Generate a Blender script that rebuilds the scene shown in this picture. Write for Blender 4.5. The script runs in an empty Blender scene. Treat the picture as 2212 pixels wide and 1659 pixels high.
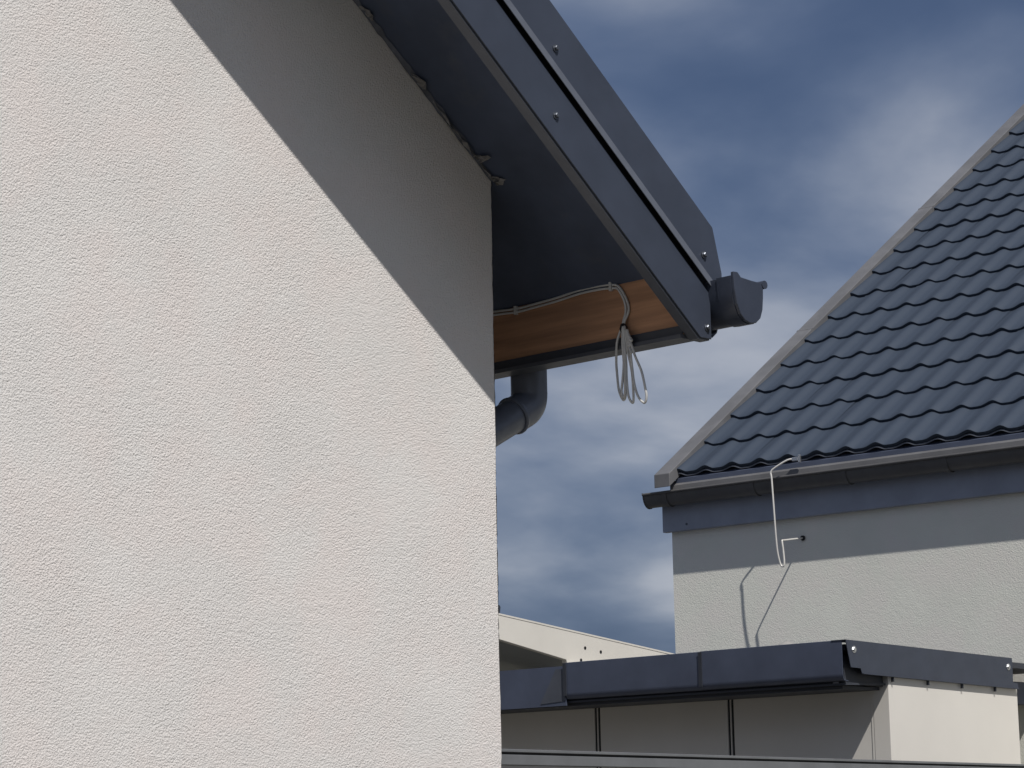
import bpy, math, random
from math import sin, cos, tan, pi, radians, sqrt
from mathutils import Vector, Matrix
random.seed(7)
scene = bpy.context.scene
COL = scene.collection

# ------------------------------------------------------------------ camera
AZ = radians(44.0)            # viewing direction, from world +X towards +Y
PITCH = math.atan(955.0 / 5350.0)
ROLL = 0.0192
F = Vector((cos(AZ) * cos(PITCH), sin(AZ) * cos(PITCH), sin(PITCH)))
R0 = Vector((sin(AZ), -cos(AZ), 0.0))
U0 = R0.cross(F)
R = R0 * cos(ROLL) - U0 * sin(ROLL)
U = U0 * cos(ROLL) + R0 * sin(ROLL)
cd = bpy.data.cameras.new('camera')
cam = bpy.data.objects.new('camera', cd)
COL.objects.link(cam)
cd.sensor_width = 36.0
cd.lens = 5350.0 / 2212.0 * 36.0
cd.clip_start = 0.1
cd.clip_end = 3000.0
m = Matrix((R, U, -F)).transposed().to_4x4()
m.translation = Vector((0, 0, 1.6))
cam.matrix_world = m
scene.camera = cam

# ------------------------------------------------------------------ light
LIGHT = Vector((0.215, 0.44, -0.65)).normalized()     # direction the sunlight travels
SUN_EL = math.asin(-LIGHT.z)
SUN_ROT = math.atan2(-LIGHT.x, -LIGHT.y)
sl = bpy.data.lights.new('sun', 'SUN')
sl.energy = 3.9
sl.angle = radians(0.53)
sl.color = (1.0, 0.965, 0.92)
so = bpy.data.objects.new('sun', sl)
COL.objects.link(so)
so.rotation_euler = LIGHT.to_track_quat('-Z', 'Y').to_euler()
so.location = (-3, -6, 12)

# ------------------------------------------------------------------ sky: a broken deck of grey-blue cloud under a clear sky
w = bpy.data.worlds.new('World')
scene.world = w
w.use_nodes = True
nt = w.node_tree
nt.nodes.clear()
N = nt.nodes.new
L = nt.links.new
out = N('ShaderNodeOutputWorld')
bg = N('ShaderNodeBackground')
bg.inputs['Strength'].default_value = 0.1
L(bg.outputs[0], out.inputs[0])
sky = N('ShaderNodeTexSky')
sky.sky_type = 'NISHITA'
sky.sun_disc = False
sky.sun_elevation = SUN_EL
sky.sun_rotation = SUN_ROT
tc = N('ShaderNodeTexCoord')
sep = N('ShaderNodeSeparateXYZ')
L(tc.outputs['Generated'], sep.inputs[0])


def wmath(op, a, b=None):
    n = N('ShaderNodeMath')
    n.operation = op
    for i, v in ((0, a), (1, b)):
        if v is None:
            continue
        if isinstance(v, (int, float)):
            n.inputs[i].default_value = v
        else:
            L(v, n.inputs[i])
    return n.outputs[0]


zz = wmath('ADD', wmath('ABSOLUTE', sep.outputs[2]), 0.30)
comb = N('ShaderNodeCombineXYZ')
L(wmath('DIVIDE', sep.outputs[0], zz), comb.inputs[0])
L(wmath('DIVIDE', sep.outputs[1], zz), comb.inputs[1])


def wnoise(scale, detail, rough, off, dist=0.0):
    mp = N('ShaderNodeMapping')
    mp.inputs['Location'].default_value = off
    L(comb.outputs[0], mp.inputs[0])
    n = N('ShaderNodeTexNoise')
    n.inputs['Scale'].default_value = scale
    n.inputs['Detail'].default_value = detail
    n.inputs['Roughness'].default_value = rough
    n.inputs['Distortion'].default_value = dist
    L(mp.outputs[0], n.inputs['Vector'])
    return n.outputs[0]


CLOUD_OFF = (7.8573, 4.4586, 0.0)
n1 = wnoise(3.0, 6.0, 0.47, CLOUD_OFF, 0.15)
n2 = wnoise(1.2, 3.0, 0.5, (0.1056, 25.1254, 0.0))
cl = wmath('ADD', wmath('MULTIPLY', n1, 0.72), wmath('MULTIPLY', n2, 0.28))
ramp = N('ShaderNodeValToRGB')
ramp.color_ramp.interpolation = 'B_SPLINE'
e = ramp.color_ramp.elements
e[0].position = 0.36
e[0].color = (0.050, 0.082, 0.166, 1)
e[1].position = 0.61
e[1].color = (0.42, 0.44, 0.50, 1)
k = e.new(0.455)
k.color = (0.098, 0.137, 0.232, 1)
k = e.new(0.54)
k.color = (0.235, 0.27, 0.355, 1)
L(cl, ramp.inputs[0])
mul = N('ShaderNodeVectorMath')
mul.operation = 'SCALE'
mul.inputs['Scale'].default_value = 10.0
L(ramp.outputs[0], mul.inputs[0])
mix = N('ShaderNodeMix')
mix.data_type = 'RGBA'
mix.inputs['Factor'].default_value = 0.90
L(sky.outputs[0], mix.inputs['A'])
L(mul.outputs[0], mix.inputs['B'])
L(mix.outputs['Result'], bg.inputs['Color'])

vs = scene.view_settings
vs.view_transform = 'Standard'
vs.look = 'None'
vs.exposure = 0.0
vs.gamma = 1.0
vs.use_curve_mapping = False
scene.render.engine = 'CYCLES'
scene.cycles.use_denoising = True
scene.cycles.max_bounces = 8

# ------------------------------------------------------------------ materials
MATS = {}


def mat(name, col, rough=0.6, metallic=0.0, var=0.08, vscale=6.0, bump=0.0, bscale=60.0, bdist=0.002, spec=0.5,
        bdetail=3.0, brough=0.55, col2=None, c2scale=2.0, c2pos=(0.45, 0.6), coords='Object', stretch=(1, 1, 1), translucent=0.0):
    mt = bpy.data.materials.new(name)
    mt.use_nodes = True
    t = mt.node_tree
    b = t.nodes['Principled BSDF']
    b.inputs['Roughness'].default_value = rough
    b.inputs['Metallic'].default_value = metallic
    b.inputs['Specular IOR Level'].default_value = spec
    tcn = t.nodes.new('ShaderNodeTexCoord')
    mp = t.nodes.new('ShaderNodeMapping')
    mp.inputs['Scale'].default_value = stretch
    t.links.new(tcn.outputs[coords], mp.inputs[0])

    def noise(sc, det, ro):
        n = t.nodes.new('ShaderNodeTexNoise')
        n.inputs['Scale'].default_value = sc
        n.inputs['Detail'].default_value = det
        n.inputs['Roughness'].default_value = ro
        t.links.new(mp.outputs[0], n.inputs['Vector'])
        return n.outputs[0]
    rp = t.nodes.new('ShaderNodeValToRGB')
    el = rp.color_ramp.elements
    el[0].position = 0.3
    el[1].position = 0.7
    el[0].color = tuple(c * (1 - var) for c in col) + (1,)
    el[1].color = tuple(c * (1 + var) for c in col) + (1,)
    t.links.new(noise(vscale, 4.0, 0.6), rp.inputs[0])
    last = rp.outputs[0]
    if col2:
        mr = t.nodes.new('ShaderNodeMapRange')
        mr.inputs['From Min'].default_value = c2pos[0]
        mr.inputs['From Max'].default_value = c2pos[1]
        t.links.new(noise(c2scale, 5.0, 0.6), mr.inputs[0])
        mx = t.nodes.new('ShaderNodeMix')
        mx.data_type = 'RGBA'
        t.links.new(mr.outputs[0], mx.inputs['Factor'])
        t.links.new(last, mx.inputs['A'])
        mx.inputs['B'].default_value = tuple(col2) + (1,)
        last = mx.outputs['Result']
    t.links.new(last, b.inputs['Base Color'])
    # slight change of gloss over the surface
    rr = t.nodes.new('ShaderNodeMapRange')
    rr.inputs['To Min'].default_value = max(0.05, rough - 0.08)
    rr.inputs['To Max'].default_value = min(1.0, rough + 0.08)
    t.links.new(noise(vscale * 2.7, 3.0, 0.6), rr.inputs[0])
    t.links.new(rr.outputs[0], b.inputs['Roughness'])
    if bump > 0:
        bp = t.nodes.new('ShaderNodeBump')
        bp.inputs['Strength'].default_value = bump
        bp.inputs['Distance'].default_value = bdist
        t.links.new(noise(bscale, bdetail, brough), bp.inputs['Height'])
        t.links.new(bp.outputs[0], b.inputs['Normal'])
    MATS[name] = mt
    return mt


def render_plaster(name, col, warm, scale, strength, dist):
    """scratched acrylic render: worm-like grains, faint colour clouding"""
    mt = mat(name, col, rough=0.92, var=0.035, vscale=3.0, spec=0.15, col2=warm, c2scale=4.5, c2pos=(0.42, 0.62))
    t = mt.node_tree
    b = t.nodes['Principled BSDF']
    tcn = t.nodes.new('ShaderNodeTexCoord')
    n1 = t.nodes.new('ShaderNodeTexNoise')
    n1.inputs['Scale'].default_value = scale
    n1.inputs['Detail'].default_value = 2.0
    n1.inputs['Roughness'].default_value = 0.55
    n1.inputs['Distortion'].default_value = 0.6
    v1 = t.nodes.new('ShaderNodeTexVoronoi')
    v1.inputs['Scale'].default_value = scale * 0.8
    v1.feature = 'F1'
    n3 = t.nodes.new('ShaderNodeTexNoise')
    n3.inputs['Scale'].default_value = scale * 0.2
    n3.inputs['Detail'].default_value = 3.0
    for n in (n1, v1, n3):
        t.links.new(tcn.outputs['Object'], n.inputs['Vector'])
    ad = t.nodes.new('ShaderNodeMath')
    ad.operation = 'MULTIPLY_ADD'
    t.links.new(v1.outputs['Distance'], ad.inputs[0])
    ad.inputs[1].default_value = -0.45
    t.links.new(n1.outputs[0], ad.inputs[2])
    ad2 = t.nodes.new('ShaderNodeMath')
    ad2.operation = 'MULTIPLY_ADD'
    t.links.new(n3.outputs[0], ad2.inputs[0])
    ad2.inputs[1].default_value = 0.5
    t.links.new(ad.outputs[0], ad2.inputs[2])
    bp = t.nodes.new('ShaderNodeBump')
    bp.inputs['Strength'].default_value = strength
    bp.inputs['Distance'].default_value = dist
    n4 = t.nodes.new('ShaderNodeTexNoise')
    n4.inputs['Scale'].default_value = 3.5
    n4.inputs['Detail'].default_value = 4.0
    t.links.new(tcn.outputs['Object'], n4.inputs['Vector'])
    ms = t.nodes.new('ShaderNodeMapRange')
    ms.inputs['From Min'].default_value = 0.32
    ms.inputs['From Max'].default_value = 0.68
    ms.inputs['To Min'].default_value = strength * 0.9
    ms.inputs['To Max'].default_value = strength * 1.12
    t.links.new(n4.outputs[0], ms.inputs[0])
    t.links.new(ms.outputs[0], bp.inputs['Strength'])
    t.links.new(ad2.outputs[0], bp.inputs['Height'])
    t.links.new(bp.outputs[0], b.inputs['Normal'])
    return mt


render_plaster('white_render', (0.735, 0.710, 0.684), (0.75, 0.702, 0.672), 250.0, 0.68, 0.0045)
render_plaster('green_render', (0.725, 0.728, 0.66), (0.74, 0.72, 0.665), 140.0, 0.27, 0.007)
mat('anthracite', (0.042, 0.051, 0.074), rough=0.42, var=0.10, vscale=9, bump=0.35, bscale=5, bdist=0.006)
mat('anthracite_matt', (0.040, 0.045, 0.058), rough=0.6, var=0.10, vscale=9)
mat('anthracite_hem', (0.075, 0.082, 0.100), rough=0.4, var=0.12, vscale=12)
mat('hem_light', (0.105, 0.115, 0.140), rough=0.4, var=0.12, vscale=12)
mat('soffit_dark', (0.055, 0.072, 0.118), rough=0.7, var=0.22, vscale=4, bump=0.2, bscale=30, col2=(0.075, 0.085, 0.11), c2scale=5, c2pos=(0.55, 0.75))
mat('gutter_dark', (0.040, 0.048, 0.070), rough=0.33, var=0.12, vscale=14, bump=0.1, bscale=40)
mat('gutter_brown', (0.092, 0.090, 0.090), rough=0.42, var=0.12, vscale=8)
mat('tile_metal', (0.039, 0.053, 0.078), rough=0.7, var=0.10, vscale=2.2, bump=0.25, bscale=220, bdist=0.001, spec=0.3)
mat('taupe_metal', (0.142, 0.141, 0.145), rough=0.5, var=0.10, vscale=7, bump=0.12, bscale=20, bdist=0.002, col2=(0.120, 0.119, 0.122), c2scale=3)
mat('fascia_b', (0.072, 0.086, 0.128), rough=0.5, var=0.12, vscale=5, bump=0.3, bscale=4, bdist=0.006)
mat('panel_cream', (0.72, 0.69, 0.635), rough=0.5, var=0.03, vscale=2, bump=0.12, bscale=14, bdist=0.002)
mat('pipe_dark', (0.120, 0.136, 0.175), rough=0.35, var=0.12, vscale=14, bump=0.1, bscale=40)
mat('fascia_slate', (0.28, 0.31, 0.38), rough=0.45, var=0.10, vscale=5)
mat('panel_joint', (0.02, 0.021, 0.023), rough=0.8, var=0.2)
mat('white_steel', (0.74, 0.71, 0.65), rough=0.5, var=0.03, vscale=3)
mat('grey_steel', (0.30, 0.31, 0.32), rough=0.5, var=0.08, vscale=5)
mat('fence_grey', (0.155, 0.162, 0.172), rough=0.5, var=0.12, vscale=6)
mat('zinc', (0.62, 0.63, 0.64), rough=0.28, metallic=0.85, var=0.1, vscale=30)
mat('screw_dark', (0.10, 0.11, 0.13), rough=0.3, metallic=0.5, var=0.1, vscale=60)
mat('cable_white', (0.56, 0.56, 0.55), rough=0.4, var=0.06, vscale=20)
mat('tape_black', (0.012, 0.012, 0.014), rough=0.6, var=0.2, vscale=40)
mat('wire_alu', (0.72, 0.70, 0.66), rough=0.45, metallic=0.25, var=0.08, vscale=20)
mat('foil', (0.20, 0.195, 0.20), rough=0.35, var=0.3, vscale=30, bump=0.4, bscale=80, bdist=0.004)
mat('vent_beige', (0.30, 0.29, 0.275), rough=0.7, var=0.08)
mat('ground', (0.13, 0.118, 0.098), rough=0.95, var=0.2, vscale=0.6, bump=0.4, bscale=6, bdist=0.02, col2=(0.08, 0.085, 0.045), c2scale=0.25, c2pos=(0.5, 0.62))
mat('membrane', (0.10, 0.108, 0.135), rough=0.8, var=0.35, vscale=18, bump=0.6, bscale=50, bdist=0.006)
# timber with grain along the board
mw = mat('timber', (0.45, 0.245, 0.140), rough=0.75, var=0.22, vscale=55, bump=0.4, bscale=70, bdist=0.002, stretch=(1, 0.05, 1),
         col2=(0.27, 0.145, 0.088), c2scale=22, c2pos=(0.40, 0.75))


# ------------------------------------------------------------------ mesh helpers
class MB:
    def __init__(self):
        self.v = []
        self.f = []

    def add(self, vs_, fs_):
        o = len(self.v)
        self.v += [tuple(p) for p in vs_]
        self.f += [tuple(i + o for i in f) for f in fs_]
        return self

    def box(self, x0, x1, y0, y1, z0, z1):
        return self.add([(x0, y0, z0), (x1, y0, z0), (x1, y1, z0), (x0, y1, z0), (x0, y0, z1), (x1, y0, z1), (x1, y1, z1), (x0, y1, z1)],
                        [(3, 2, 1, 0), (4, 5, 6, 7), (0, 1, 5, 4), (1, 2, 6, 5), (2, 3, 7, 6), (3, 0, 4, 7)])

    def prism_y(self, poly, y0, y1):
        """poly: (x, z) anticlockwise seen from -Y; extruded along Y"""
        n = len(poly)
        vs_ = [(x, y0, z) for x, z in poly] + [(x, y1, z) for x, z in poly]
        fs_ = [tuple(range(n)), tuple(range(2 * n - 1, n - 1, -1))]
        fs_ += [(i + n, (i + 1) % n + n, (i + 1) % n, i) for i in range(n)]
        return self.add(vs_, fs_)

    def sheet_y(self, line, y0, y1, th=0.0015):
        """an open profile (x, z) of sheet metal run along Y, with thickness th"""
        n = len(line)
        off = []
        for i in range(n):
            a = line[max(i - 1, 0)]
            b = line[min(i + 1, n - 1)]
            dx, dz = b[0] - a[0], b[1] - a[1]
            l = sqrt(dx * dx + dz * dz) or 1
            off.append((line[i][0] - dz / l * th, line[i][1] + dx / l * th))
        return self.prism_y(list(line) + off[::-1], y0, y1)

    def tube(self, pts, r, seg=10, closed=False, caps=True, radii=None):
        pts = [Vector(p) for p in pts]
        n = len(pts)
        rings = []
        prev = None
        for i in range(n):
            a = pts[(i - 1) % n] if (closed or i > 0) else pts[i]
            b = pts[(i + 1) % n] if (closed or i < n - 1) else pts[i]
            t = (b - a).normalized()
            if prev is None:
                ref = Vector((0, 0, 1)) if abs(t.z) < 0.9 else Vector((1, 0, 0))
                u = t.cross(ref).normalized()
            else:
                u = (prev - t * prev.dot(t)).normalized()
            prev = u
            v_ = t.cross(u)
            rr = radii[i] if radii else r
            rings.append([pts[i] + (u * cos(2 * pi * k_ / seg) + v_ * sin(2 * pi * k_ / seg)) * rr for k_ in range(seg)])
        vs_ = [p for ring in rings for p in ring]
        fs_ = []
        for i in range(n if closed else n - 1):
            j = (i + 1) % n
            for k_ in range(seg):
                k2 = (k_ + 1) % seg
                fs_.append((i * seg + k_, i * seg + k2, j * seg + k2, j * seg + k_))
        if caps and not closed:
            fs_.append(tuple(range(seg - 1, -1, -1)))
            fs_.append(tuple((n - 1) * seg + k_ for k_ in range(seg)))
        return self.add(vs_, fs_)

    def build(self, name, material, parent=None, smooth=None, bevel=0.0, offset=None):
        me = bpy.data.meshes.new(name)
        vs_ = self.v
        if offset is not None:
            vs_ = [(x - offset[0], y - offset[1], z - offset[2]) for x, y, z in vs_]
        me.from_pydata(vs_, [], self.f)
        me.materials.append(MATS[material] if isinstance(material, str) else material)
        me.update()
        if smooth is not None:
            me.shade_smooth()
            me.set_sharp_from_angle(angle=radians(smooth))
        o = bpy.data.objects.new(name, me)
        COL.objects.link(o)
        if parent is not None:
            o.parent = parent
        if bevel > 0:
            md = o.modifiers.new('edge', 'BEVEL')
            md.width = bevel
            md.segments = 2
            md.limit_method = 'ANGLE'
        return o


def thing(name, label, cat, loc, rz=0.0, group=None):
    o = bpy.data.objects.new(name, None)
    COL.objects.link(o)
    o.location = loc
    o.rotation_euler = (0, 0, rz)
    o.empty_display_size = 0.3
    o['label'] = label
    o['category'] = cat
    if group:
        o['group'] = group
    return o


def spline(pts, n=8, closed=False):
    """Catmull-Rom through points"""
    P = [Vector(p) for p in pts]
    res = []
    m_ = len(P)
    for i in range(m_ if closed else m_ - 1):
        p0 = P[(i - 1) % m_] if closed or i > 0 else P[0] * 2 - P[1]
        p1 = P[i]
        p2 = P[(i + 1) % m_]
        p3 = P[(i + 2) % m_] if closed or i + 2 < m_ else P[-1] * 2 - P[-2]
        for k_ in range(n):
            t = k_ / n
            res.append(0.5 * ((2 * p1) + (p2 - p0) * t + (2 * p0 - 5 * p1 + 4 * p2 - p3) * t * t + (3 * p1 - p0 - 3 * p2 + p3) * t ** 3))
    if not closed:
        res.append(P[-1])
    return res


def screw(name, parent, p, nrm, r=0.009, material='screw_dark'):
    """hexagon head on a washer; p on the surface, nrm out of it"""
    nrm = Vector(nrm).normalized()
    mb = MB()
    mb.tube([p, Vector(p) + nrm * 0.0025], r * 1.35, 14)
    mb.tube([Vector(p) + nrm * 0.0025, Vector(p) + nrm * 0.007, Vector(p) + nrm * 0.0085], r, 6, radii=[r * 0.9, r * 0.9, r * 0.7])
    return mb


# ------------------------------------------------------------------ ground
g = MB()
S = 900.0
g.add([(-S, -S, 0), (S, -S, 0), (S, S, 0), (-S, S, 0)], [(0, 1, 2, 3)])
go = g.build('ground', 'ground')
go['kind'] = 'structure'

# ================================================================== near house with the rendered gable
XA, YA = 4.558, 4.465
HB = (XA, YA, 0.0)
TP = tan(radians(38.5))
XR = 0.45                      # ridge
YF = 14.5                      # far end


def zl(z45, x):                # height at x of a line that runs parallel to the roof and has z45 at x = 4.5
    return z45 - TP * (x - 4.5)


hA = thing('rendered_house', 'near house with white scratched render gable, dark eaves and half in eave shadow', 'house', HB)


def A(mb, name, material, parent=hA, **kw):
    return mb.build(name, material, parent, offset=HB if parent is hA else HB, **kw)


def slope_poly(zlo, zhi, x1, x0=XR):
    """band between two roof-parallel lines, right slope"""
    return [(x0, zl(zlo, x0)), (x1, zl(zlo, x1)), (x1, zl(zhi, x1)), (x0, zl(zhi, x0))]


def mirror(poly):
    return [(2 * XR - x, z) for x, z in poly][::-1]


# walls: front gable with a slightly ragged right arris, side walls
mb = MB()
ztop = zl(3.352, XA)
edge = []
nz = 330
for i in range(nz + 1):
    z = ztop * i / nz
    j = 0.0 if i in (0, nz) else random.gauss(0, 0.0008) + 0.0012 * sin(i * 0.11) * sin(i * 0.037 + 1.0)
    edge.append((XA + j, YA, z))
XL = 2 * XR - XA
vs_ = [(XL, YA, 0)] + edge + [(XR, YA, zl(3.352, XR)), (XL, YA, ztop)]
side = [(XA, YF, 0), (XA, YF, ztop), (XR, YF, zl(3.352, XR)), (XL, YF, ztop), (XL, YF, 0)]
n0 = len(vs_)
vs_ += side
ne = len(edge)
mb.add(vs_, [tuple(range(n0)),
             (1, n0, n0 + 1, ) + tuple(range(ne, 1, -1)),
             (n0, n0 + 4, n0 + 3, n0 + 2, n0 + 1),
             (0, n0 + 1 + 1 + 0 + 0 - 2 + 4, n0 + 3, n0 - 1)][:3] +
       [(0, n0 - 1, n0 + 3, n0 + 4)])
A(mb, 'wall', 'white_render')

# soffit boarding, both slopes
XI = 4.888                     # inner face of the eaves board
mb = MB()
p = slope_poly(3.3375, 3.352, XI)
mb.prism_y(p, 4.092, YF + 0.4)
A(mb, 'soffit', 'soffit_dark')
mb = MB()
mb.prism_y(mirror(p), 4.092, YF + 0.4)
A(mb, 'soffit', 'soffit_dark')

# roof build-up and covering (seen only from above)
for k_, fn in ((0, lambda q: q), (1, mirror)):
    mb = MB()
    mb.prism_y(fn(slope_poly(3.3525, 3.415, 4.93)), 4.093, YF + 0.4)
    mb.prism_y(fn(slope_poly(3.418, 3.50, 4.99)), 4.062, YF + 0.43)
    A(mb, 'roof', 'anthracite_matt')

# barge boards
for k_, fn in ((0, lambda q: q), (1, mirror)):
    xe, zc = 4.953, 2.845
    xlow = 4.5 + (3.170 - zc) / TP
    poly = [(XR, zl(3.170, XR)), (xlow, zc), (xe, zc), (xe, zl(3.331, xe)), (XR, zl(3.331, XR))]
    mb = MB()
    mb.prism_y(fn(poly), 4.060, 4.0915)
    bb = A(mb, 'barge_board', 'grey_steel' if False else 'anthracite_hem')
    d = 0.006
    xlow2 = 4.5 + (3.170 + d - zc - 0.003) / TP
    poly = [(XR, zl(3.170 + d, XR)), (xlow2, zc + 0.003), (xe + 0.003, zc + 0.003), (xe + 0.003, zl(3.333, xe + 0.003)), (XR, zl(3.333, XR))]
    mb = MB()
    mb.prism_y(fn(poly), 4.0545, 4.0598)
    A(mb, 'cladding', 'anthracite', bb, bevel=0.0012)
    if k_ == 0:
        for (sx, sz) in ((4.374, 3.342), (4.938, 2.877), (3.55, 3.99)):
            A(screw('screw', bb, (sx, 4.0545, sz), (0, -1, 0), 0.0075), 'screw', 'screw_dark', bb)

# verge flashing: tall face, kicked-out hem, flange over the roof
for k_, fn in ((0, lambda q: q), (1, mirror)):
    mb = MB()
    xb, xt = 4.968, 5.000
    face = [(XR, zl(3.374, XR)), (4.992, zl(3.374, 4.992)), (xt, zl(3.374, 4.992) + 0.004), (xt, 3.030), (xb, zl(3.522, xb)), (XR, zl(3.522, XR))]
    mb.prism_y(fn(face), 4.049, 4.052)
    vf = A(mb, 'verge_flashing', 'anthracite')
    sgn = 1 if k_ == 0 else -1
    xs = lambda x: x if k_ == 0 else 2 * XR - x
    mb = MB()
    q = [(XR, 4.049, zl(3.375, XR)), (4.985, 4.049, zl(3.375, 4.985)), (4.985, 4.042, zl(3.343, 4.985)), (XR, 4.042, zl(3.343, XR))]
    q2 = [(x, y + 0.002, z - 0.0005) for x, y, z in q]
    fs = [(0, 3, 2, 1), (4, 5, 6, 7), (3, 7, 6, 2), (2, 6, 5, 1), (0, 4, 7, 3)]
    mb.add([(xs(x), y, z) for x, y, z in q + q2], fs if k_ == 0 else [f[::-1] for f in fs])
    A(mb, 'hem', 'hem_light', vf)
    mb = MB()
    mb.prism_y(fn(slope_poly(3.519, 3.522, xb)), 4.052, 4.19)
    A(mb, 'top_flange', 'anthracite', vf)
    if k_ == 0:
        for (sx, sz) in ((4.372, 3.515), (4.928, 3.070), (3.70, 4.05)):
            A(screw('screw', vf, (sx, 4.0485, sz), (0, -1, 0), 0.0075), 'screw', 'screw_dark', vf)

# eaves board: bare timber on the inside, metal drip trim below and outside
mb = MB()
mb.box(XI, 4.930, 4.0925, YF + 0.4, 2.860, zl(3.338, XI) + 0.004)
fb = A(mb, 'eaves_board', 'timber')
mb = MB()
mb.box(XI - 0.005, XI - 0.001, 4.093, YF + 0.4, 2.859, 2.882)
A(mb, 'trim_lip', 'anthracite_matt', fb)
mb = MB()
mb.box(XI - 0.012, 4.940, 4.0932, YF + 0.4, 2.848, 2.8585)
A(mb, 'drip_trim', 'anthracite_hem', fb)
mb = MB()
mb.box(4.9305, 4.936, 4.0932, YF + 0.4, 2.859, 3.0)
A(mb, 'outer_cladding', 'anthracite', fb)
mb = MB()
mb.prism_y([(4.9375, 2.995), (4.944, 3.004), (4.972, 3.004), (4.987, 3.030), (4.9375, 3.068)], 4.064, YF + 0.4)
A(mb, 'eaves_apron', 'anthracite_matt')
# the other eaves, mirrored
mb = MB()
mb.box(2 * XR - 4.936, 2 * XR - XI, 4.0925, YF + 0.4, 2.842, zl(3.338, XI) + 0.004)
A(mb, 'eaves_board', 'anthracite')

# gutter
GP = [(4.946, 3.002), (4.949, 2.965), (4.957, 2.930), (4.970, 2.905), (4.988, 2.891), (5.010, 2.886), (5.032, 2.890), (5.050, 2.904), (5.060, 2.928), (5.064, 2.960), (5.066, 2.998)]
mb = MB()
mb.sheet_y(GP, 3.972, YF + 0.4, 0.002)
gut = A(mb, 'gutter', 'gutter_dark', smooth=40)
mb = MB()
mb.tube([(5.072, 3.962, 2.996), (5.072, YF + 0.4, 2.996)], 0.0115, 12)
A(mb, 'bead', 'gutter_dark', gut, smooth=40)
cx, cz = 5.004, 2.955
mb = MB()
cap = [(cx + (x - cx) * 1.03, cz + (z - cz) * 1.03) for x, z in GP]
cap = cap + [(5.02, 3.000), (4.975, 3.003), (4.962, 3.015), (4.944, 3.014)]
mb.prism_y(cap, 3.964, 3.974)
A(mb, 'end_cap', 'gutter_dark', gut, bevel=0.002)
mb = MB()
mb.sheet_y([(cx + (x - cx) * 1.05, cz + (z - cz) * 1.05) for x, z in GP], 3.974, 4.022, 0.003)
A(mb, 'end_collar', 'gutter_dark', gut, smooth=40)
for yb in (4.115, 4.75 - 0.35, 5.35, 5.95, 6.55):
    mb = MB()
    mb.sheet_y([(cx + (x - cx) * 1.07, cz - 0.012 + (z - cz) * 1.10) for x, z in GP[1:]], yb, yb + 0.03, 0.004)
    A(mb, 'bracket', 'gutter_dark', gut, smooth=40)

# downpipe: outlet, 62 degree elbow back to the wall
th = radians(62)
c0 = Vector((5.0, 4.762, 2.765))
dn = Vector((-sin(th), 0, -cos(th)))
pts = [Vector((5.0, 4.762, 2.90)), Vector((5.0, 4.762, 2.835))]
rb = 0.053
ctr = Vector((5.0 - rb, 4.762, 2.80))
for i in range(9):
    a = th * i / 8
    pts.append(ctr + Vector((rb * cos(a), 0, -rb * sin(a))))
end = pts[-1]
pts.append(end + dn * 0.05)
mb = MB()
mb.tube(pts, 0.052, 28)
dp = A(mb, 'downpipe', 'pipe_dark', smooth=40)
s0 = end + dn * 0.046
s1 = Vector((4.665, 4.762, s0.z - (s0.x - 4.665) / tan(th)))
path = [s0, s0 + (s1 - s0) * 0.9]
for i in range(1, 7):
    a = th * (1 - i / 6)
    path.append(s1 + Vector((0.05 * (1 - 1) - 0.0, 0, 0)) + Vector((-0.03 * sin(a) * 0 - 0.02 * (1 - a / th), 0, -0.02 - 0.03 * i / 6)))
path.append(Vector((4.645, 4.762, 0.05)))
mb = MB()
mb.tube(path, 0.0485, 28)
A(mb, 'lower_pipe', 'pipe_dark', dp, smooth=40)
mb = MB()
mb.tube([s0 - dn * 0.012, s0 - dn * 0.004, s0 + dn * 0.0, s0 + dn * 0.004], 0.054, 28, radii=[0.0525, 0.0555, 0.0555, 0.0525])
A(mb, 'socket_ring', 'pipe_dark', dp, smooth=40)
mb = MB()
mb.tube([(5.0, 4.762, 2.795), (5.0, 4.762, 2.803), (5.0, 4.762, 2.811)], 0.053, 28, radii=[0.051, 0.0525, 0.051])
A(mb, 'socket_ring', 'pipe_dark', dp, smooth=40)

# torn mesh and membrane left along the joint of wall and soffit
mb = MB()
pa, pb = [], []
nst = 70
for i in range(nst + 1):
    x = 3.2 + (4.556 - 3.2) * i / nst
    z = zl(3.335, x)
    wv = 0.003 + 0.005 * abs(sin(i * 1.7) * sin(i * 0.61)) + random.random() * 0.003
    pa.append((x, YA - 0.002, z - wv))
    pb.append((x, YA - 0.006 - wv * 1.6, z - 0.0005))
vs_ = pa + pb
mb.add(vs_, [(i, i + 1, nst + 1 + i + 1, nst + 1 + i) for i in range(nst)])
A(mb, 'membrane_strip', 'membrane')


def scrap(x, ln, wd, droop, seed):
    """crumpled piece of film or mortar squeezed out of the joint"""
    rnd = random.Random(seed)
    mb_ = MB()
    nu, nv = 7, 4
    vs__ = []
    for i in range(nu):
        for j in range(nv):
            u, v_ = i / (nu - 1), j / (nv - 1)
            xx = x + (u - 0.5) * ln
            taper = 1 - 0.75 * abs(2 * u - 1) ** 1.5
            zz_ = zl(3.3365, xx) - 0.001 - v_ * droop * taper - rnd.random() * 0.006
            yy = YA - 0.004 - v_ * wd * taper - rnd.random() * 0.006
            vs__.append((xx + rnd.gauss(0, 0.004), yy, zz_))
    fs__ = []
    for i in range(nu - 1):
        for j in range(nv - 1):
            a_ = i * nv + j
            fs__.append((a_, a_ + nv, a_ + nv + 1, a_ + 1))
    mb_.add(vs__, fs__)
    return A(mb_, 'film_scrap', 'foil')


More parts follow.
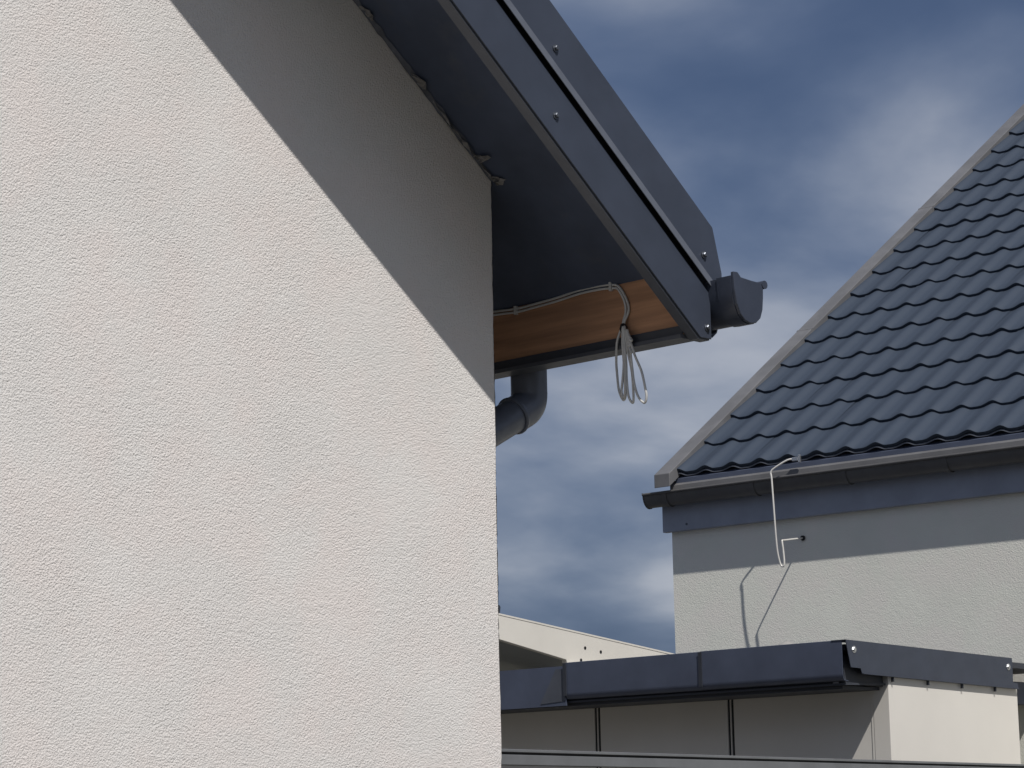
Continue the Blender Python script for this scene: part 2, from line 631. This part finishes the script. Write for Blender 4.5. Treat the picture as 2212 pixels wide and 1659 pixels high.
for (x, ln, wd, dr, sd) in ((4.105, 0.04, 0.026, 0.004, 1), (4.285, 0.045, 0.030, 0.006, 2), (4.385, 0.10, 0.012, 0.010, 3),
                            (4.455, 0.085, 0.016, 0.014, 5), (4.497, 0.020, 0.055, 0.006, 6), (4.530, 0.05, 0.012, 0.012, 7), (4.560, 0.026, 0.040, 0.004, 8)):
    scrap(x, ln, wd, dr, sd)

# ================================================================== cables left hanging from the eaves
CB = (4.87, 4.28, 2.70)
cb = thing('hanging_cable', 'two thin white cables along eaves board ending in a hanging coil of loops', 'cable', CB)


def Cc(mb, name, material, parent=cb, **kw):
    return mb.build(name, material, parent, offset=CB, **kw)


run = [(5.06, 3.046), (4.90, 3.042), (4.786, 3.040), (4.69, 3.034), (4.628, 3.036), (4.539, 3.040), (4.453, 3.047), (4.384, 3.047), (4.337, 3.043), (4.309, 3.028), (4.284, 2.990),
       (4.277, 2.958), (4.288, 2.928), (4.292, 2.910)]
for k_ in (0, 1):
    pts = []
    for i, (y, z) in enumerate(run):
        oy = oz = 0.0
        if k_:
            if i < 9:
                oz = -0.0095
            else:
                f_ = min(1, (i - 8) / 2.5)
                oy = 0.0105 * f_ * (1.0 if i < 12 else 0.4)
                oz = -0.0095 * (1 - f_)
        pts.append((XI - 0.0045 - (0.006 if i > 11 else 0), y + oy, min(z, 3.031 if False else z) + oz - 0.012 * (1 if i < 9 else 0.6)))
    mb = MB()
    mb.tube(spline(pts, 6), 0.0034, 8)
    Cc(mb, 'cable_run', 'cable_white', smooth=60)
for y, z in ((4.694, 3.0175), (4.337, 3.026)):
    mb = MB()
    mb.box(XI - 0.011, XI - 0.001, y - 0.004, y + 0.004, z - 0.012, z + 0.012)
    Cc(mb, 'cable_clip', 'cable_white')
mb = MB()
mb.tube([(XI - 0.011, 4.293, 2.914), (XI - 0.013, 4.290, 2.904), (XI - 0.015, 4.284, 2.889)], 0.010, 10, radii=[0.0075, 0.0115, 0.009])
Cc(mb, 'black_tape', 'tape_black', smooth=40)
xt = XI - 0.015
loops = [   # plane x, closed loop (y, z)
    (4.872, [(4.2901, 2.9087), (4.3089, 2.8708), (4.3175, 2.8204), (4.3142, 2.7809), (4.3075, 2.7364), (4.2972, 2.7102), (4.2872, 2.7166), (4.284, 2.7378), (4.2871, 2.7927), (4.2901, 2.8399), (4.2874, 2.8973)]),
    (4.869, [(4.2816, 2.9007), (4.2798, 2.8473), (4.2798, 2.8068), (4.278, 2.76), (4.2715, 2.7157), (4.2614, 2.697), (4.2558, 2.7105), (4.2558, 2.7569), (4.2621, 2.7888), (4.2716, 2.8368), (4.2777, 2.8954)]),
    (4.866, [(4.2699, 2.8938), (4.2588, 2.8345), (4.2565, 2.7876), (4.2489, 2.7447), (4.2347, 2.7089), (4.2176, 2.6909), (4.208, 2.7053), (4.2098, 2.7286), (4.2245, 2.7768), (4.245, 2.8232), (4.2615, 2.8738)]),
    (4.866, [(4.285, 2.9008), (4.2857, 2.8541), (4.2859, 2.8073), (4.29, 2.7613), (4.2936, 2.7307), (4.2901, 2.7147), (4.2831, 2.7262), (4.2799, 2.7599), (4.2806, 2.8066), (4.2806, 2.8533), (4.2801, 2.8954)]),
]
for X_, lp in loops:
    mb = MB()
    mb.tube(spline([(X_ - 0.002 * sin(i * 2.1), y, z) for i, (y, z) in enumerate(lp)], 7, True), 0.0033, 8, closed=True)
    Cc(mb, 'loop', 'cable_white', smooth=60)
tails = [
    (4.866, [(4.272, 2.8941), (4.2614, 2.8754), (4.2517, 2.863), (4.2557, 2.8644)]),
    (4.866, [(4.271, 2.8924), (4.2648, 2.8665), (4.2561, 2.8528), (4.2623, 2.8506)]),
    (4.866, [(4.2704, 2.8798), (4.2643, 2.8509), (4.2558, 2.8341), (4.255, 2.8277)]),
]
for X_, tl in tails:
    mb = MB()
    mb.tube(spline([(X_ - 0.005 * i / 3, y, z) for i, (y, z) in enumerate(tl)], 6), 0.0042, 8)
    Cc(mb, 'loose_end', 'cable_white', smooth=60)

# ================================================================== house with the tiled roof
RB = radians(3.0)
BO = (12.25, 9.35, 0.0)
bloc = (BO[0] * cos(RB) - BO[1] * sin(RB), BO[0] * sin(RB) + BO[1] * cos(RB), 0.0)
hB = thing('tiled_house', 'grey-green rendered house with dark blue wavy metal tile roof', 'house', bloc, RB)


def B(mb, name, material, parent=hB, **kw):
    return mb.build(name, material, parent, offset=BO, **kw)


XB = 12.25
TB = tan(radians(34.9))
CBp, SBp = cos(radians(34.9)), sin(radians(34.9))
Y0, Y1 = 9.35, -5.0
EX, EZ = 12.10, 3.756          # crest of the lowest tile row
NROW = 25
RUN = 0.3535
RX = EX + NROW * RUN * CBp
RZ = EZ + NROW * RUN * SBp


def zcr(x):
    return EZ + TB * (x - EX)


XB2 = 2 * RX - XB
mb = MB()
wt = 3.66
# long wall, gables and back wall as one shell
vs_ = [(XB, Y1, 0), (XB, Y0, 0), (XB, Y0, wt), (XB, Y1, wt), (XB2, Y1, 0), (XB2, Y0, 0), (XB2, Y0, wt), (XB2, Y1, wt), (RX, Y0, RZ - 0.25), (RX, Y1, RZ - 0.25)]
mb.add(vs_, [(0, 3, 2, 1), (1, 2, 8, 6, 5), (4, 5, 6, 7), (0, 4, 7, 9, 3)])
B(mb, 'wall', 'green_render')
# roof deck
mb = MB()
dk = [(EX + 0.02, zcr(EX + 0.02) - 0.075), (RX, RZ - 0.075), (2 * RX - EX - 0.02, zcr(EX + 0.02) - 0.075), (2 * RX - EX - 0.02, zcr(EX + 0.02) - 0.16), (RX, RZ - 0.16), (EX + 0.02, zcr(EX + 0.02) - 0.16)]
mb.prism_y(dk[::-1], Y1 - 0.1, 9.21)
B(mb, 'roof_deck', 'fascia_b')
mb = MB()
mb.prism_y([(RX, RZ), (2 * RX - EX, EZ), (2 * RX - EX, EZ - 0.04), (RX, RZ - 0.04)][::-1], Y1 - 0.1, 9.21)
B(mb, 'rear_roof', 'tile_metal')
mb = MB()
mb.tube([(RX, Y1 - 0.1, RZ + 0.02), (RX, 9.3, RZ + 0.02)], 0.11, 14)
B(mb, 'ridge_cap', 'tile_metal', smooth=40)

# tiles
WT, TT, HT = 0.2055, RUN, 0.026
NP = 14


def prof(s):
    """steep right flank, broad trough, long gentle left flank"""
    if s < 0:
        x = min(1.0, -s / 0.27)
        return -HT * x * x * (3 - 2 * x)
    x = s / 0.5
    return -HT * (0.5 - 0.5 * cos(pi * x ** 0.9))


def tile_verts(long=TT + 0.02):
    """one wave of one row; origin at the crest of its lower edge, u along Y, v up the slope"""
    vs__ = []
    rows = ((0.005, 1.0, -0.025), (0.0, 1.0, -0.003), (0.006, 1.0, 0.0), (0.10, 0.96, -0.006), (0.22, 0.90, -0.013), (long, 0.85, -0.023))
    for v_, k__, dn_ in rows:
        for i in range(NP + 1):
            s = i / NP - 0.5
            n_ = prof(s) * k__ + dn_
            vs__.append((v_ * CBp - n_ * SBp, s * WT, v_ * SBp + n_ * CBp))
    fs__ = []
    for r in range(len(rows) - 1):
        for i in range(NP):
            a_ = r * (NP + 1) + i
            fs__.append((a_, a_ + NP + 1, a_ + NP + 2, a_ + 1))
    return vs__, fs__


tv, tf = tile_verts()
tme = bpy.data.meshes.new('roof_tile')
tme.from_pydata(tv, [], tf)
tme.materials.append(MATS['tile_metal'])
tme.shade_smooth()
tme.set_sharp_from_angle(angle=radians(50))
PEAK0 = 9.176
n_single = 0
field = MB()
ncol_all = int((PEAK0 - Y1) / WT)
for r in range(NROW):
    for cidx in range(ncol_all):
        yk = PEAK0 - WT * cidx
        pos = (EX + r * RUN * CBp - BO[0], yk - BO[1], EZ + r * RUN * SBp)
        if cidx <= 14 - 0.86 * r and r < 17:
            o = bpy.data.objects.new('roof_tile', tme)
            COL.objects.link(o)
            o.parent = hB
            o.location = pos
            o.rotation_euler = (random.gauss(0, 0.004), random.gauss(0, 0.004), random.gauss(0, 0.003))
            n_single += 1
        else:
            field.add([(x + pos[0] + BO[0], y + pos[1] + BO[1], z + pos[2]) for x, y, z in tv], tf)
fo = B(field, 'tile_field', 'tile_metal', smooth=50)
fo['kind'] = 'stuff'

# wavy starter strip under the first row
mb = MB()
vs_, fs_ = [], []
nn = ncol_all * NP
for i in range(nn + 1):
    y = PEAK0 + WT / 2 - i * WT / NP
    s = 0.5 - (i / NP) % 1.0
    pz = prof(s)
    for (dx, dz) in ((0.014, -0.024), (0.012, -0.032), (0.08, 0.0)):
        vs_.append((EX + dx - pz * SBp * 0.8, y, EZ + dz + pz * 0.8 * CBp))
for i in range(nn):
    a_ = i * 3
    fs_.append((a_, a_ + 3, a_ + 4, a_ + 1))
    fs_.append((a_ + 2, a_ + 5, a_ + 3, a_))
mb.add(vs_, fs_)
B(mb, 'starter_strip', 'anthracite_hem', smooth=50)

# sloping drip flashing between tiles and gutter
mb = MB()
mb.prism_y([(12.170, 3.700), (12.098, 3.652), (12.096, 3.625), (12.172, 3.690)][::-1], Y1, 9.235)
B(mb, 'eaves_flashing', 'taupe_metal')
mb = MB()
mb.box(12.14, 12.20, 9.235, 9.27, 3.63, 3.69)
B(mb, 'corner_block', 'panel_joint')

# verge trim up the left edge of the roof
mb = MB()
lo = EX - 0.075
up = RX


def vz(x, off):
    return zcr(x) + off / CBp


q = []
for x in (lo, up):
    q += [(x, 9.185, vz(x, 0.014)), (x, 9.305, vz(x, 0.014)), (x, 9.305, vz(x, -0.055)), (x, 9.185, vz(x, -0.055))]
mb.add(q, [(0, 4, 5, 1), (1, 5, 6, 2), (2, 6, 7, 3), (3, 7, 4, 0), (0, 1, 2, 3), (7, 6, 5, 4)])
vt = B(mb, 'verge_trim', 'taupe_metal', bevel=0.004)
mb = MB()
x0_, x1_ = lo + 2.42, up
for xa in (lo + 1.62, lo + 3.25):
    q = []
    for x in (xa, xa + 0.012):
        q += [(x, 9.183, vz(x, 0.0155)), (x, 9.307, vz(x, 0.0155)), (x, 9.307, vz(x, -0.056)), (x, 9.183, vz(x, -0.056))]
    mb.add(q, [(0, 4, 5, 1), (1, 5, 6, 2), (2, 6, 7, 3), (3, 7, 4, 0), (0, 1, 2, 3), (7, 6, 5, 4)])
B(mb, 'lap_seam', 'taupe_metal', vt)

# fascia under the gutter
mb = MB()
mb.box(12.205, 12.2485, Y1, 9.388, 3.383, 3.645)
B(mb, 'fascia', 'fascia_slate', bevel=0.003)
mb = MB()
mb.tube([(12.205, 9.20, 3.42), (12.202, 9.20, 3.42)], 0.008, 8)
B(mb, 'screw', 'screw_dark')

# gutter
gx, gz, gr = 12.143, 3.612, 0.062
GB = []
for i in range(13):
    a = pi + pi * i / 12
    GB.append((gx - gr * cos(a - pi) * 1.0, gz + gr * 1.25 * sin(a)))
mb = MB()
mb.sheet_y(GB, Y1, 9.435, 0.002)
gB = B(mb, 'gutter', 'gutter_brown', smooth=40)
mb = MB()
mb.tube([(gx - gr - 0.004, Y1, gz + 0.003), (gx - gr - 0.004, 9.44, gz + 0.003)], 0.0085, 10)
B(mb, 'bead', 'gutter_brown', gB, smooth=40)
mb = MB()
mb.prism_y([(gx + (x - gx) * 1.05, gz + (z - gz) * 1.06) for x, z in GB] + [(gx + gr, gz + 0.01), (gx - gr - 0.01, gz + 0.012)], 9.435, 9.442)
B(mb, 'end_cap', 'gutter_brown', gB)
yk = 9.275
while yk > Y1 + 0.3:
    mb = MB()
    mb.sheet_y([(gx + (x - gx) * 1.07, gz + (z - gz) * 1.07 - 0.001) for x, z in GB], yk - 0.016, yk + 0.016, 0.003)
    B(mb, 'bracket', 'gutter_brown', gB, smooth=40)
    yk -= 0.66 if yk > 8 else 0.68

# ================================================================== lightning wire
WB_ = (12.25, 8.37, 3.26)
wloc = (WB_[0] * cos(RB) - WB_[1] * sin(RB), WB_[0] * sin(RB) + WB_[1] * cos(RB), WB_[2])
lw = thing('lightning_wire', 'pale bent metal wire hanging from tiled roof edge into the grey-green wall', 'wire', wloc, RB)


def Wm(mb, name, material, **kw):
    return mb.build(name, material, lw, offset=WB_, **kw)


wp = [(12.075, 8.285, 3.712), (12.055, 8.325, 3.708), (12.03, 8.40, 3.668), (12.022, 8.424, 3.643), (12.022, 8.420, 3.60), (12.022, 8.412, 3.42), (12.022, 8.404, 3.24), (12.022, 8.395, 3.15),
      (12.022, 8.378, 3.088), (12.022, 8.362, 3.076), (12.022, 8.352, 3.095), (12.022, 8.356, 3.17), (12.022, 8.362, 3.222), (12.028, 8.364, 3.231), (12.06, 8.365, 3.235), (12.252, 8.367, 3.262)]
for i in range(6, 15):          # the lower bend hangs closer to the wall
    k_ = 1.0 + 0.0029 * min(1.0, (i - 5) / 3)
    wp[i] = (wp[i][0] * k_, wp[i][1] * k_, 1.6 + (wp[i][2] - 1.6) * k_)
mb = MB()
mb.tube(spline(wp, 5), 0.0055, 8)
Wm(mb, 'rod', 'wire_alu', smooth=60)
mb = MB()
mb.box(12.062, 12.085, 8.258, 8.30, 3.70, 3.722)
mb.box(12.066, 12.080, 8.243, 8.258, 3.688, 3.735)
Wm(mb, 'clamp', 'zinc', bevel=0.002)
mb = MB()
mb.tube([(12.240, 8.366, 3.2605), (12.2495, 8.367, 3.2615)], 0.016, 10)
Wm(mb, 'wall_plug', 'tape_black')

# ================================================================== panel shed
XG, YG = 10.302, 7.356
SB = (XG, YG, 0.0)
sh = thing('panel_shed', 'cream sandwich-panel shed with anthracite edge trim under the tiled house', 'shed', SB)


def Sx(mb, name, material, parent=sh, **kw):
    return mb.build(name, material, parent, offset=SB, **kw)


joints = [7.470, 8.385, 9.338, 10.29, 11.24, 12.19]
for i in range(len(joints) - 1):
    a, b = joints[i], joints[i + 1]
    mb = MB()
    mb.box(XG, XG + 0.08, a + (0.0205 if i else 0.0), b - 0.0205, 0.0, 2.40)
    Sx(mb, 'wall_panel', 'panel_cream', bevel=0.003)
for y in joints[1:]:
    mb = MB()
    mb.box(XG + 0.006, XG + 0.04, y - 0.0203, y + 0.0203, 0.0, 2.39)
    js = Sx(mb, 'joint', 'panel_joint')
    mb = MB()
    mb.box(XG + 0.001, XG + 0.0058, y - 0.004, y + 0.004, 0.0, 2.385)
    Sx(mb, 'cover_strip', 'panel_cream', js)
mb = MB()
mb.box(XG - 0.004, XG + 0.03, 7.4565, 7.4695, 0.0, 2.39)
Sx(mb, 'seam_trim', 'white_steel')
mb = MB()
mb.prism_y([(XG - 0.006, 0.0), (11.466, 0.0), (11.466, 2.279), (XG - 0.006, 2.314)], YG, 7.456)
Sx(mb, 'end_panel', 'panel_cream', bevel=0.003)
mb = MB()
mb.box(XG + 0.09, 11.44, 7.458, 12.2, 0.0, 2.27)
Sx(mb, 'inner_wall', 'panel_cream')


def rz_(x, z0):
    return z0 - 0.0262 * (x - 9.94)


# roof sheet
mb = MB()
mb.prism_y([(9.955, rz_(9.955, 2.425)), (11.84, rz_(11.84, 2.425)), (11.84, rz_(11.84, 2.455)), (9.955, rz_(9.955, 2.455))], 7.365, 12.3)
Sx(mb, 'roof', 'anthracite_matt')
mb = MB()
mb.prism_y([(9.965, 2.255), (10.30, 2.262), (10.30, 2.272), (9.965, 2.265)], 7.372, 12.3)
Sx(mb, 'soffit', 'anthracite_matt')

# trim along the high edge: lapped lengths
FP = [(9.978, 2.276), (9.946, 2.280), (9.938, 2.292), (9.936, 2.310), (9.936, 2.462), (9.934, 2.470), (9.965, 2.474)]
segs = ((7.366, 8.275), (8.27, 9.235))
for i, (a, b) in enumerate(segs):
    mb = MB()
    sc_ = 0.004 * (i % 2)
    mb.sheet_y([(x + sc_, z - sc_ * 0.5) for x, z in FP], a, b, 0.003)
    ft = Sx(mb, 'edge_trim', 'fascia_b', smooth=30)
    mb = MB()
    mb.sheet_y([(x - 0.0035, z) for x, z in FP[2:6]], b - 0.012, b + 0.012, 0.003)
    Sx(mb, 'lap_strip', 'anthracite_matt', ft, smooth=30)
mb = MB()
mb.box(9.943, 9.953, 9.24, 12.3, 2.240, 2.455)
Sx(mb, 'edge_trim', 'fascia_b')
mb = MB()
gy = [(9.242, 2.440), (9.242, 2.265), (9.43, 2.255), (9.31, 2.440)]  # triangle of light falling on the trim, painted as a thin coloured plate
mb.add([(9.9405, y, z) for y, z in gy] + [(9.9428, y, z) for y, z in gy], [(0, 1, 2, 3), (4, 7, 6, 5), (0, 4, 5, 1), (1, 5, 6, 2), (2, 6, 7, 3), (3, 7, 4, 0)])
Sx(mb, 'painted_light_patch', 'anthracite_hem')

mb = MB()
mb.box(9.990, 10.298, 7.412, 12.28, 2.2385, 2.2535)
mb.box(9.986, 9.996, 7.41, 12.28, 2.254, 2.40)
Sx(mb, 'lower_closure', 'anthracite_matt')

# end flashing over the sunlit panel
mb = MB()
yf = 7.338
poly = [(9.965, 2.340), (10.045, 2.337), (10.055, 2.312), (11.455, 2.273), (11.448, 2.300), (11.405, 2.305), (11.405, 2.434), (9.930, 2.475)]
mb.prism_y(poly, yf, yf + 0.004)
ef = Sx(mb, 'end_flashing', 'anthracite')
mb = MB()
mb.prism_y([(9.93, 2.472), (11.405, 2.431), (11.405, 2.4345), (9.93, 2.4755)], yf + 0.004, yf + 0.09)
Sx(mb, 'top_flange', 'anthracite', ef)
mb = MB()
mb.prism_y([(10.06, 2.309), (11.455, 2.270), (11.455, 2.2735), (10.06, 2.3125)], yf - 0.008, yf + 0.016)
Sx(mb, 'drip_edge', 'anthracite', ef)
for sx, sz in ((9.995, 2.428), (11.365, 2.386)):
    Sx(screw('screw', ef, (sx, yf, sz), (0, -1, 0), 0.013), 'screw', 'zinc', ef)
for i in range(4):
    x = 10.318 + i * 0.306
    mb = MB()
    zt = 2.309 - 0.0279 * (x - 10.06)
    mb.box(x - 0.0025, x + 0.0025, yf - 0.002, yf + 0.014, zt - 0.024, zt - 0.001)
    Sx(mb, 'clip', 'anthracite_matt', ef)
# lower dark gutter run that meets the tiled house
mb = MB()
mb.box(11.47, 11.86, 7.50, 12.2, 2.205, 2.325)
Sx(mb, 'rear_gutter', 'fascia_b', bevel=0.004)
# box end under the high edge
mb = MB()
mb.prism_y([(9.97, 2.262), (10.29, 2.255), (10.29, 2.39), (9.97, 2.40)], 7.385, 7.40)
Sx(mb, 'end_closure', 'anthracite_matt')

# ================================================================== roof vent peeping over the shed
VB = (11.0, 8.533, 2.42)
ve = thing('roof_vent', 'small beige dome just above the dark shed trim', 'vent', VB)
mb = MB()
mb.tube([(11.0, 8.533, 2.40), (11.0, 8.533, 2.525)], 0.035, 14)
mb.build('stem', 'vent_beige', ve, offset=VB, smooth=40)
mb = MB()
zs = [z + 0.034 for z in (2.495, 2.505, 2.52, 2.535, 2.546, 2.552)]
mb.tube([(11.0, 8.533, z) for z in zs], 0.06, 18, radii=[0.058, 0.064, 0.060, 0.046, 0.026, 0.004])
mb.build('cowl', 'vent_beige', ve, offset=VB, smooth=60)

# ================================================================== white steel carport behind
KB = (13.2, 13.0, 0.0)
kp = thing('steel_carport', 'white steel roof beam sloping down behind the shed with grey sheet below', 'carport', KB)


def Kx(mb, name, material, parent=kp, **kw):
    return mb.build(name, material, parent, offset=KB, **kw)


mb = MB()
bt = lambda x: 3.161 - 0.1147 * (x - 13.259)
bl = lambda x: 2.981 - 0.174 * (x - 13.255)
poly = [(12.6, bl(12.6)), (14.005, bl(14.005)), (14.02, 2.80), (14.06, 2.775), (15.6, 2.68), (15.6, bt(15.6)), (12.6, bt(12.6))]
mb.prism_y(poly, 13.0, 13.05)
bm_ = Kx(mb, 'beam', 'white_steel', bevel=0.003)
mb = MB()
mb.prism_y([(12.6, bt(12.6) + 0.001), (15.6, bt(15.6) + 0.001), (15.6, bt(15.6) + 0.014), (12.6, bt(12.6) + 0.014)], 12.997, 13.08)
Kx(mb, 'top_flange', 'white_steel', bm_)
mb = MB()
mb.prism_y([(14.02, 2.805), (15.6, 2.70), (15.6, 2.685), (14.02, 2.79)][::-1], 12.955, 12.998)
Kx(mb, 'lower_flange', 'white_steel', bm_)
for (x, z) in ((14.22, 2.949), (14.40, 2.925), (14.17, 2.853)):
    mb = MB()
    mb.tube([(x, 12.9995, z), (x, 12.9975, z)], 0.013, 10)
    Kx(mb, 'bolt_hole', 'tape_black', bm_)
mb = MB()
mb.prism_y([(12.5, bl(12.5) + 0.10), (15.6, bl(15.6) + 0.30), (15.6, bl(15.6) + 0.32), (12.5, bl(12.5) + 0.12)], 13.06, 17.0)
Kx(mb, 'roof_sheet', 'grey_steel')
mb = MB()
mb.box(12.5, 15.6, 14.6, 14.64, 0.0, 2.88)
Kx(mb, 'back_wall', 'panel_cream')
mb = MB()
mb.box(12.5, 13.75, 14.50, 14.58, 2.78, 2.83)
Kx(mb, 'rail', 'panel_cream')
for x, zt in ((12.62, 3.0), (15.52, 2.66)):
    for y in (13.06, 16.8):
        mb = MB()
        mb.box(x - 0.04, x + 0.04, y, y + 0.08, 0, zt if y < 14 else zt + 0.02)
        Kx(mb, 'post', 'white_steel')
mb = MB()
mb.prism_y([(13.235, 3.18), (13.285, 3.176), (13.292, 3.222), (13.280, 3.235), (13.235, 3.235)], 13.0, 13.04)
Kx(mb, 'bracket', 'anthracite_matt')

# ================================================================== fence with a metal capping in front of the shed
FA = Vector((5.40, 5.585, 0.0))
FE = Vector((11.20, 6.822, 0.0))
fd = (FE - FA)
flen = fd.length
fr = math.atan2(fd.y, fd.x)
fe = thing('metal_fence', 'grey metal fence whose capped top rail skims the bottom of the view', 'fence', FA, fr)
mb = MB()
mb.box(0, flen, -0.030, 0.030, 1.836, 1.846)
fc = mb.build('cap_rail', 'fence_grey', fe, bevel=0.0015)
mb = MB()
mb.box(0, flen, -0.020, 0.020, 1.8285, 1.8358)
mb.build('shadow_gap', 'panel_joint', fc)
mb = MB()
mb.box(0, flen, -0.029, 0.029, 1.795, 1.828)
mb.build('upper_rail', 'fence_grey', fe, bevel=0.0015)
nslat = 10
for i in range(nslat):
    z1 = 1.784 - i * 0.178
    mb = MB()
    mb.box(0, flen, -0.012, 0.012, z1 - 0.155, z1)
    mb.build('slat', 'anthracite', fe)
for i in range(5):
    x = 0.03 + (flen - 0.06) * i / 4
    mb = MB()
    mb.box(x - 0.03, x + 0.03, 0.013, 0.06, 0.0, 1.794)
    mb.build('post', 'anthracite', fe)
